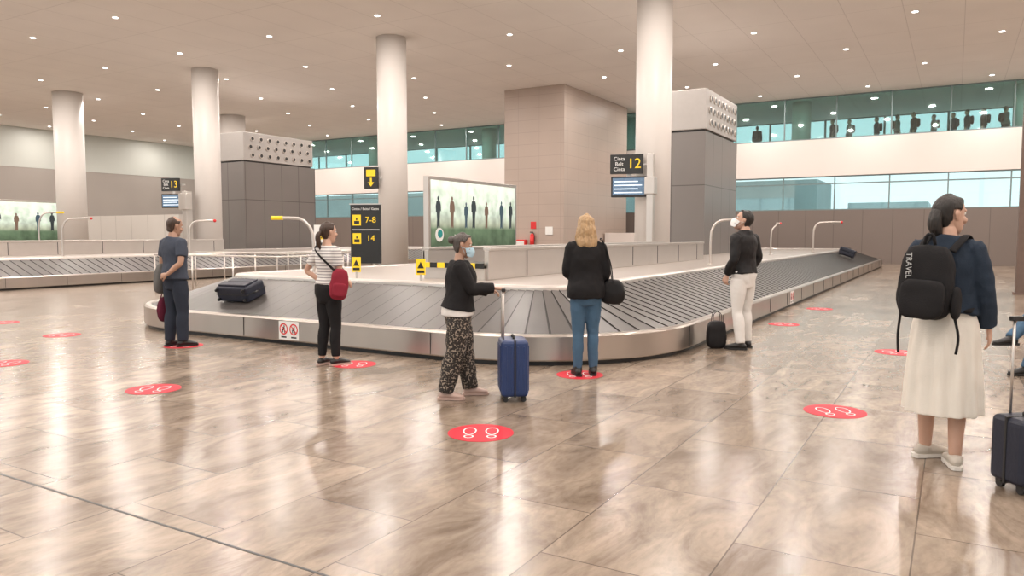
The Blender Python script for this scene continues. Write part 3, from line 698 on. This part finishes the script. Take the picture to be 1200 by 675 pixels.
    # ---- shoes
    if shoe:
        for sd in 'RL':
            hip,kn,an,fd=legs[sd]; an=Vector(an); f=Vector((math.sin(D(fd)),math.cos(D(fd)),0)); side=f.cross(V(0,0,1))
            def fr(t,z): return an+f*t+V(0,0,z-.08)
            bm=bmesh.new(); hi=shoe.get('high',.085)
            tube(bm,[tuple(fr(-.055,.042))+(.030,.030),tuple(fr(-.03,.048))+(.038,.040),tuple(fr(.03,.052))+(.040,.040),tuple(fr(.08,.045))+(.044,.033),tuple(fr(.13,.036))+(.046,.026),tuple(fr(.175,.030))+(.034,.018)],tuple(side),16,3)
            tube(bm,[tuple(fr(-.008,.05))+(.040,.046),tuple(fr(-.005,hi))+(.042,.046)],tuple(f),14,2,dome=.1)
            b=remesh(bm,.007,2)
            for v in b.verts:
                if v.co.z<an.z-.08+.016: v.co.z=an.z-.08+.016
            out=[(-.085,.018),(-.075,.032),(-.03,.038),(.03,.038),(.09,.046),(.14,.046),(.18,.034),(.198,.012)]
            loop=[fr(t,.0)+side*w for t,w in out]+[fr(t,.0)-side*w for t,w in out[::-1]]
            lo=[b.verts.new(p) for p in loop]; up=[b.verts.new(p+V(0,0,.024)) for p in loop]; n=len(lo)
            F=[b.faces.new(lo[::-1]),b.faces.new(up)]+[b.faces.new([lo[i],lo[(i+1)%n],up[(i+1)%n],up[i]]) for i in range(n)]
            for ff in F: ff.material_index=1; ff.smooth=False
            mobj('shoe_'+sd.lower(),b,[M[shoe['m']],M[shoe.get('sole','shoeb')]],e)
    # ---- hair
    if hair:
        st=hair['style']; b=hair_cap(st); bm=bmesh.new()
        if st=='bun': sph(bm,(0,-.115,.05),.045)
        if st=='pony': tube(bm,[(0,-.095,.02,.022,.022),(0,-.145,-.03,.034,.03),(0,-.14,-.12,.030,.026),(0,-.125,-.20,.012,.012)],(1,0,0),12,4)
        if st=='long':
            L=hair.get('len',.2)
            tube(bm,[(0,-.035,.05,.086,.075),(0,-.055,-.04,.100,.070),(0,-.070,-.12,.112,.055),(0,-.082,-L*.85,.104,.045),(0,-.075,-L,.07,.030)],(1,0,0),24,4)
            for s_ in (-1,1): tube(bm,[(s_*.062,.022,.06,.026),(s_*.078,.022,-.03,.026),(s_*.090,.012,-.11,.028),(s_*.082,.0,-L*.8,.018)],(1,0,0),12,4)
        if st=='tied':
            tube(bm,[(0,-.085,.03,.045,.035),(0,-.105,-.03,.050,.036),(0,-.10,-.09,.045,.034),(0,-.085,-.13,.030,.022)],(1,0,0),14,4)
        if st in('short','bald'): 
            tube(bm,[(0,-.078,.0,.030,.02),(0,-.070,-.06,.045,.02)],(1,0,0),12,2)
        x=remesh(bm,.006,2); merge(b,x)
        folds(b,.004 if st!='long' else .010,(22,22,9 if st!='long' else 14),5)
        bmesh.ops.transform(b,matrix=R,verts=b.verts); mobj('hair',b,M[hair['m']],e,True)
    if mask:
        bm=bmesh.new(); rows=[]
        for iz in range(9):
            z=-.118+.105*iz/8; row=[]
            f=iz/8; rx=.060+.014*f; ry=.062+.030*math.sin(min(1,f*1.1)*1.5); yc=.045-.028*f
            for ia in range(15):
                a=D(-82+164*ia/14); nb=.016*max(0,math.cos(a))**6*math.sin(f*math.pi)
                row.append(bm.verts.new((math.sin(a)*rx*1.05,yc+math.cos(a)*(ry+.004)+nb,z+.012*(1-math.cos(a))*(1 if f<.5 else -1))))
            rows.append(row)
        for i in range(8):
            for j in range(14): bm.faces.new([rows[i][j],rows[i][j+1],rows[i+1][j+1],rows[i+1][j]])
        for s_ in (-1,1):
            for z in (-.03,-.085): tube(bm,[(s_*.066,.03,z,.0018),(s_*.084,0,z*.4,.0018),(s_*.086,-.018,z*.2+.01,.0018)],(0,0,1),5,3)
        bmesh.ops.transform(bm,matrix=R,verts=bm.verts); mobj('face_mask',bm,M[mask],e,True)
    return e,R,sp
def stand(w=.09,st=0,fd=8,knee=.0):
    return {'R':((w,0,.86),(w+.005,.015+knee+st*.5,.47),(w+.01,-.01+st,.08),fd),'L':((-w,0,.86),(-w-.005,.015+knee-st*.5,.47),(-w-.01,-.01-st,.08),-fd)}
def hang(sg,sw=.178,x=.05,y=.06): # relaxed arm
    return ((sg*(sw+.045),-.03,1.10),(sg*(sw+x),y,.86),(0,.1,-1),(sg,0,0),.35)
def strap(e,pts,m,ra=.02,rb=.004,ref=(1,0,0),name='strap'):
    bm=bmesh.new(); tube(bm,[tuple(p)+(ra,rb) for p in pts],ref,8,5,dome=0); return mobj(name,bm,M[m],e,True)
def softbag(name,e,size,loc,m,rot=(0,0,0),pw=3.2,pinch=0):
    bm=bmesh.new(); bmesh.ops.create_uvsphere(bm,u_segments=32,v_segments=20,radius=1)
    for v in bm.verts:
        c=v.co.copy(); q=(abs(c.x)**pw+abs(c.y)**pw+abs(c.z)**pw)**(1/pw); c/=q
        f=1-pinch*max(0,c.z); v.co=V(c.x*size[0]/2*f,c.y*size[1]/2*f,c.z*size[2]/2)
    for f in bm.faces: f.smooth=True
    folds(bm,min(size)*.06,(14,14,14),2); return mobj(name,bm,M[m],e,True,loc=loc,rot=rot)

# 1 man in navy polo, jacket over the arm, bag in hand
A={'R':((.25,-.08,1.12),(.13,-.19,.97),(-1,-.25,-.25),(0,-1,.2),.5),'L':((-.235,-.03,1.12),(-.22,.06,.88),(0,.1,-1),(-1,0,0),.9)}
e,R,sp=person('man_in_navy_polo',(-8.98,6.36,.003),88,1.72,'M','skin2',A,stand(.09,.03,14),hyaw=-6,hpitch=-6,
  top=[dict(m='navy',hem=.90,inf=.03,sleeve=.45,sinf=.022,name='polo_shirt',flare=.01,fold=.008,collar=.02)],
  bottom=dict(type='trousers',m='djean',loose=(.014,.018,.024,.026,.03)),shoe=dict(m='shoeb'),hair=dict(style='bald',m='hbrown'))
softbag('draped_jacket',e,(.15,.24,.42),(-.25,-.01,.90),'greyj',(D(-8),D(6),0),3)
softbag('maroon_bag',e,(.12,.25,.34),(-.27,.02,.48),'maroon',(0,0,D(10)),3,.25)
strap(e,[(-.27,-.05,.62),(-.25,-.01,.74),(-.235,.06,.80),(-.25,.10,.74),(-.27,.12,.62)],'maroon',.012,.005,name='bag_handle')

# 2 woman with striped tee and red bag
A={'R':((.20,.02,1.11),(.12,.20,.98),(-.4,1,-.3),(1,0,.2),.5),'L':((-.335,-.05,1.13),(-.185,.045,.985),(.45,.8,-.45),(-1,.1,.3),.35)}
e,R,sp=person('woman_with_red_shoulder_bag',(-6.17,6.33,.003),84,1.63,'F','skin',A,stand(.075,.035,12),hyaw=-10,hpitch=4,
  top=[dict(m='striped',hem=.96,inf=.022,sleeve=.4,sinf=.02,name='striped_tee',fold=.006)],
  bottom=dict(type='trousers',m='blackc',loose=(.010,.012,.014,.012,.012),cut=.12),shoe=dict(m='shoeb',high=.06,sole='pink'),hair=dict(style='pony',m='hbrown'))
softbag('red_bag',e,(.21,.12,.36),(.245,-.045,.98),'redbag',(0,D(6),D(50)),4,.15)
softbag('bag_pocket',e,(.16,.05,.16),(.295,-.085,.92),'redbag',(0,D(6),D(50)),4)
strap(e,[(.23,-.07,1.12),(.15,-.13,1.22),(.02,-.15,1.32),(-.09,-.12,1.40),(-.13,-.02,1.43),(-.12,.09,1.36),(.02,.15,1.2),(.18,.13,1.08),(.24,.02,1.02)],'blackc',.014,.005,(0,0,1))

# 3 elderly lady with suitcase
A={'R':((.20,.13,1.15),(.155,.365,1.15),(0,1,-.05),(.25,0,1),1.15),'L':((-.20,.10,1.13),(-.10,.31,1.10),(.4,.9,0),(-.3,0,1),.6)}
e,R,sp=person('elderly_woman_with_suitcase',(-3.90,5.66,.003),36,1.50,'F','skin2',A,{'R':((.095,0,.86),(.10,-.04,.47),(.10,-.14,.08),10),'L':((-.095,0,.86),(-.10,.06,.47),(-.10,.12,.08),-4)},hyaw=0,hpitch=-4,lean=.04,
  top=[dict(m='whitec',hem=.865,inf=.038,sleeve=.3,sinf=.008,name='white_blouse',flare=.010,minw=.16),dict(m='blackc',hem=.93,inf=.050,sleeve=.97,sinf=.030,name='black_cardigan',fold=.008,minw=.155,flare=.02)],
  bottom=dict(type='trousers',m='leo',loose=(.030,.040,.052,.048,.045),fold=.010,inf=.026),shoe=dict(m='pink',high=.055,sole='pink'),hair=dict(style='bun',m='hgrey'),mask='mask')

# 4 blonde woman
A={'R':((.21,-.02,1.11),(.18,.14,.93),(-.2,.5,-.8),(1,0,0),.6),'L':((-.205,.02,1.12),(-.10,.2,1.02),(.8,.5,0),(-.3,.8,.3),.5)}
e,R,sp=person('blonde_woman_in_black_sweater',(-3.36,7.37-.12,.003),122,1.69,'F','skin',A,stand(.075,.02,6),hyaw=0,hpitch=-2,
  top=[dict(m='blackc',hem=.84,inf=.034,sleeve=.98,sinf=.024,name='black_sweater',minw=.15,flare=.010,fold=.009)],
  bottom=dict(type='trousers',m='jean',loose=(.006,.008,.010,.008,.012)),shoe=dict(m='shoeb',high=.11,sole='shoeb'),hair=dict(style='long',m='hblond',len=.235))
softbag('black_handbag',e,(.12,.26,.27),(.285,-.04,.90),'leather',(0,D(-6),D(70)),3.2,.25)
strap(e,[(.27,-.12,1.0),(.25,-.09,1.2),(.17,-.05,1.44),(.15,.0,1.455),(.2,.06,1.40),(.26,.07,1.2),(.285,.04,1.0)],'leather',.012,.005,(0,1,0))

# 5 man in white jeans
A={'R':((.235,-.04,1.12),(.20,.10,.93),(0,.3,-1),(1,0,0),.6),'L':((-.24,-.03,1.12),(-.20,.09,.93),(0,.3,-1),(-1,0,0),.6)}
e,R,sp=person('man_in_black_leather_jacket',(-2.38,10.03,.003),158,1.80,'M','skin',A,{'R':((.09,0,.86),(.11,.03,.47),(.13,.02,.08),20),'L':((-.09,0,.86),(-.10,.01,.47),(-.12,-.06,.08),-28)},hyaw=30,hpitch=26,
  top=[dict(m='leather',hem=.93,inf=.026,sleeve=1.,sinf=.020,name='leather_jacket',fold=.010,collar=.035)],
  bottom=dict(type='trousers',m='whitec',loose=(.008,.012,.012,.014,.020),waist=1.0),shoe=dict(m='shoeb',high=.11),hair=dict(style='short',m='hblack'),mask='maskw')

# 6 woman in denim jacket & cream skirt with backpack
A={'R':((.215,.00,1.11),(.225,.10,.885),(.05,.25,-1),(1,0,0),.3),'L':((-.21,.02,1.12),(-.15,.20,1.0),(.2,.8,0),(-1,0,.2),.5)}
e,R,sp=person('woman_with_backpack',(-.04,5.63,.003),78,1.74,'F','skin',A,{'R':((.085,0,.86),(.09,.02,.47),(.10,-.06,.08),-24),'L':((-.085,0,.86),(-.09,.03,.47),(-.10,.07,.08),38)},hyaw=-38,hpitch=2,
  top=[dict(m='denim',hem=.965,inf=.034,sleeve=.97,sinf=.024,name='denim_jacket',fold=.010,collar=.03,minw=.15)],
  bottom=dict(type='skirt',m='cream',hem=.34,prof=[(.335,.228,.218),(.5,.218,.205),(.7,.205,.185),(.88,.19,.152),(.97,.165,.13),(1.03,.145,.115)],fold=.008),shoe=dict(m='shoew',sole='sole',high=.075),hair=dict(style='tied',m='hblack'),vox=.009)
softbag('backpack_body',e,(.31,.17,.46),(-.06,-.225,1.17),'blackc',(D(-4),D(2),0),4,.14)
softbag('backpack_pocket',e,(.25,.08,.24),(-.06,-.325,1.07),'blackc',(D(-4),D(2),0),4)
softbag('backpack_side_pocket',e,(.05,.12,.2),(.105,-.225,1.05),'blackc',(D(-4),0,0),3)
text('backpack_logo','TRAVEL',.046,M['greytext'],(-.14,-.317,1.275),(D(86),D(90),0),e,.001)
strap(e,[(-.02,-.22,1.40),(-.03,-.24,1.46),(-.06,-.24,1.46),(-.08,-.22,1.40)],'blackc',.01,.008,name='top_handle')
for sg in (-1,1): strap(e,[(sg*.09-.03,-.16,1.36),(sg*.10,-.10,1.43),(sg*.105,-.0,1.455),(sg*.115,.10,1.38),(sg*.12,.15,1.25),(sg*.15,.10,1.08),(sg*.15,-.12,.99)],'blackc',.024,.007)
strap(e,[(.10,-.24,.98),(.13,-.25,.85),(.12,-.245,.74)],'blackc',.008,.003,name='strap_tail_r'); strap(e,[(-.20,-.22,.98),(-.21,-.23,.84),(-.205,-.23,.72)],'blackc',.008,.003,name='strap_tail_l')

# 7 seated passenger + bench
A={'R':((.23,.06,1.12),(.12,.30,1.03),(-.5,.8,-.3),(.5,0,1),.4),'L':((-.23,.06,1.12),(-.12,.28,1.03),(.5,.8,-.3),(-.5,0,1),.4)}
Bx,By=1.13,10.0
e,R,sp=person('seated_passenger',(Bx,By,.0),212,1.72,'M','skin',A,{'R':((.09,.0,.50),(.03,.44,.60),(-.07,.72,.40),0),'L':((-.09,0,.50),(-.10,.43,.46),(-.10,.56,.083),0)},hyaw=10,hpitch=-10,dz=-.38,
  top=[dict(m='greyj',hem=.86,inf=.03,sleeve=1.,sinf=.022,name='grey_jacket')],
  bottom=dict(type='trousers',m='jean',loose=(.01,.014,.016,.018,.02)),shoe=dict(m='shoeb',high=.1),hair=dict(style='short',m='hbrown'))
e=empty('waiting_bench',(Bx,By,0),D(212-90))
bm=bmesh.new()
for k in range(4):
    x=-.25-k*.58+.05
    bbox(bm,x-.05,x+.45,-.26,.24,.375,.40,0,.012)
    bbox(bm,x-.05,x+.45,-.27,-.24,.46,.88,0,.012)
bbox(bm,-2.1,.4,-.04,.04,.32,.375,1)
for x in (-1.6,-.1): bbox(bm,x-.03,x+.03,-.03,.03,.02,.34,1); bbox(bm,x-.03,x+.03,-.3,.3,0,.03,1)
bbox(bm,-2.05,.35,-.28,-.25,.42,.48,1)
mobj('seats',bm,[M['black'],M['steell']],e)

# ------------------------------------------------------------ luggage
def suitcase(name,loc,rz,w,d,h,m,handle=.0,hard=True,lay=False):
    e=empty(name,loc,D(rz)); bm=bmesh.new(); z0=.05
    bbox(bm,-w/2,w/2,-d/2,d/2,z0,h,0,.045,4)
    if hard:
        n=7
        for k in range(n):
            x=-w/2+.05+k*(w-.1)/(n-1)
            for s in (-1,1): bbox(bm,x-.011,x+.011,s*d/2-.006,s*d/2+.006,z0+.05,h-.05,0,.004)
        for k in range(4):
            y=-d/2+.045+k*(d-.09)/3
            for s in (-1,1): bbox(bm,s*w/2-.006,s*w/2+.006,y-.009,y+.009,z0+.05,h-.05,0,.004)
    else:
        zm=z0+(h-z0)*.52
        bbox(bm,-w/2+.04,w/2-.04,-d/2-.03,-d/2+.01,z0+.04,zm-.015,0,.015,3); bbox(bm,-w/2+.06,w/2-.06,-d/2-.02,-d/2+.01,zm+.015,h-.05,0,.012,3)
    bbox(bm,-w/2-.004,w/2+.004,-.008,.008,z0-.002,h+.003,1,.002)
    mobj('shell',bm,[M[m],M['black']],e)
    bm=bmesh.new()
    for sx in (-1,1):
        for sy in (-1,1):
            x=sx*(w/2-.05);y=sy*(d/2-.045)
            cyl(bm,(x-.012,y,.025),(x+.012,y,.025),.025,16); bbox(bm,x-.018,x+.018,y-.02,y+.02,.035,.06)
    mobj('wheels',bm,M['black'],e)
    bm=bmesh.new()
    if handle:
        for s in (-1,1): cyl(bm,(s*.08,d/2-.03,h-.02),(s*.08,d/2-.03,h+handle),.008,10,1)
        bbox(bm,-.105,.105,d/2-.048,d/2-.012,h+handle-.01,h+handle+.02,0,.008)
    tube(bm,[(-.07,0,h,.01),(-.06,0,h+.025,.01),(.06,0,h+.025,.01),(.07,0,h,.01)],(0,1,0),8,3)
    tube(bm,[(w/2,0,h*.42,.01),(w/2+.025,0,h*.45,.01),(w/2+.025,0,h*.6,.01),(w/2,0,h*.63,.01)],(0,1,0),8,3)
    mobj('handles',bm,[M['black'],M['steell']],e)
    return e
suitcase('blue_suitcase',(-3.44,5.86,0),126,.36,.25,.56,'caseblue',.44)
suitcase('black_trolley_case',(.44,5.30,0),40,.38,.24,.44,'casenavy',.56,False)
e=suitcase('navy_suitcase',(-8.75,7.62,.47),10,.64,.24,.44,'casenavy',0,False)
e.rotation_euler=(D(-72),0,D(4)); e.location=(-9.45,7.60,.57)
e=suitcase('dark_holdall',(-4.0,32.6,.7),80,.6,.35,.35,'casenavy',0,False); e.rotation_euler=(0,D(19),0); e.location=(-3.75,32.6,.62)

# small black carrier bag beside man 5
e=empty('black_carrier_bag',(-2.68,9.88,0),D(35)); softbag('bag_body',e,(.25,.14,.36),(0,0,.18),'leather',(0,0,0),5,.08)
for y in (-.03,.03): strap(e,[(-.06,y,.34),(-.05,y,.45),(0,y,.49),(.05,y,.45),(.06,y,.34)],'leather',.008,.004,(0,1,0),'handle')

# ------------------------------------------------------------ mezzanine passengers (low detail copies)
base=[]
for i,(mt,bt,hr) in enumerate((('blackc','djean','hblack'),('greyj','blackc','hbrown'),('denim','jean','hblack'))):
    A={'R':hang(1),'L':hang(-1)}
    e,R,sp=person('mezzanine_passenger',(-5.9+i*3.1,YB+1.0,5.95),(200,20,180)[i],1.72,'M','skin2',A,stand(.09,.08,5),top=[dict(m=mt,hem=.88,inf=.03,sleeve=1.)],bottom=dict(type='trousers',m=bt,loose=(.015,)*5),shoe=dict(m='shoeb'),hair=dict(style='short',m=hr),vox=.02)
    softbag('backpack',e,(.28,.16,.42),(0,-.2,1.2),'blackc'); base.append(e)
for k,(x,hd) in enumerate([(-9.85,100),(-5.1,210),(-3.8,190),(-2.05,200),(-1.15,170),(-.3,215),(1.0,185),(1.9,30),(3.8,190)]):
    b=base[k%3]; e=empty('mezzanine_passenger',(x,YB+1.0+.25*((k*7)%3),5.95),D(hd-90),b.scale.x*(.95+.03*(k%4)))
    for c in b.children:
        o=bpy.data.objects.new(c.name.split('.')[0],c.data); o.location=c.location; o.rotation_euler=c.rotation_euler; link(o,e)

# ------------------------------------------------------------ world, camera
w=bpy.data.worlds.new('sky'); w.use_nodes=True; bpy.context.scene.world=w
bg=w.node_tree.nodes['Background']; bg.inputs[0].default_value=(.92,.96,1,1); bg.inputs[1].default_value=1.65
cd=bpy.data.cameras.new('camera'); cd.lens=26.4; cd.sensor_width=36; cd.clip_end=400
co=bpy.data.objects.new('camera',cd); co.location=(0,0,1.5); co.rotation_euler=(D(90-4.06),0,D(30.5)); C.objects.link(co); bpy.context.scene.camera=co
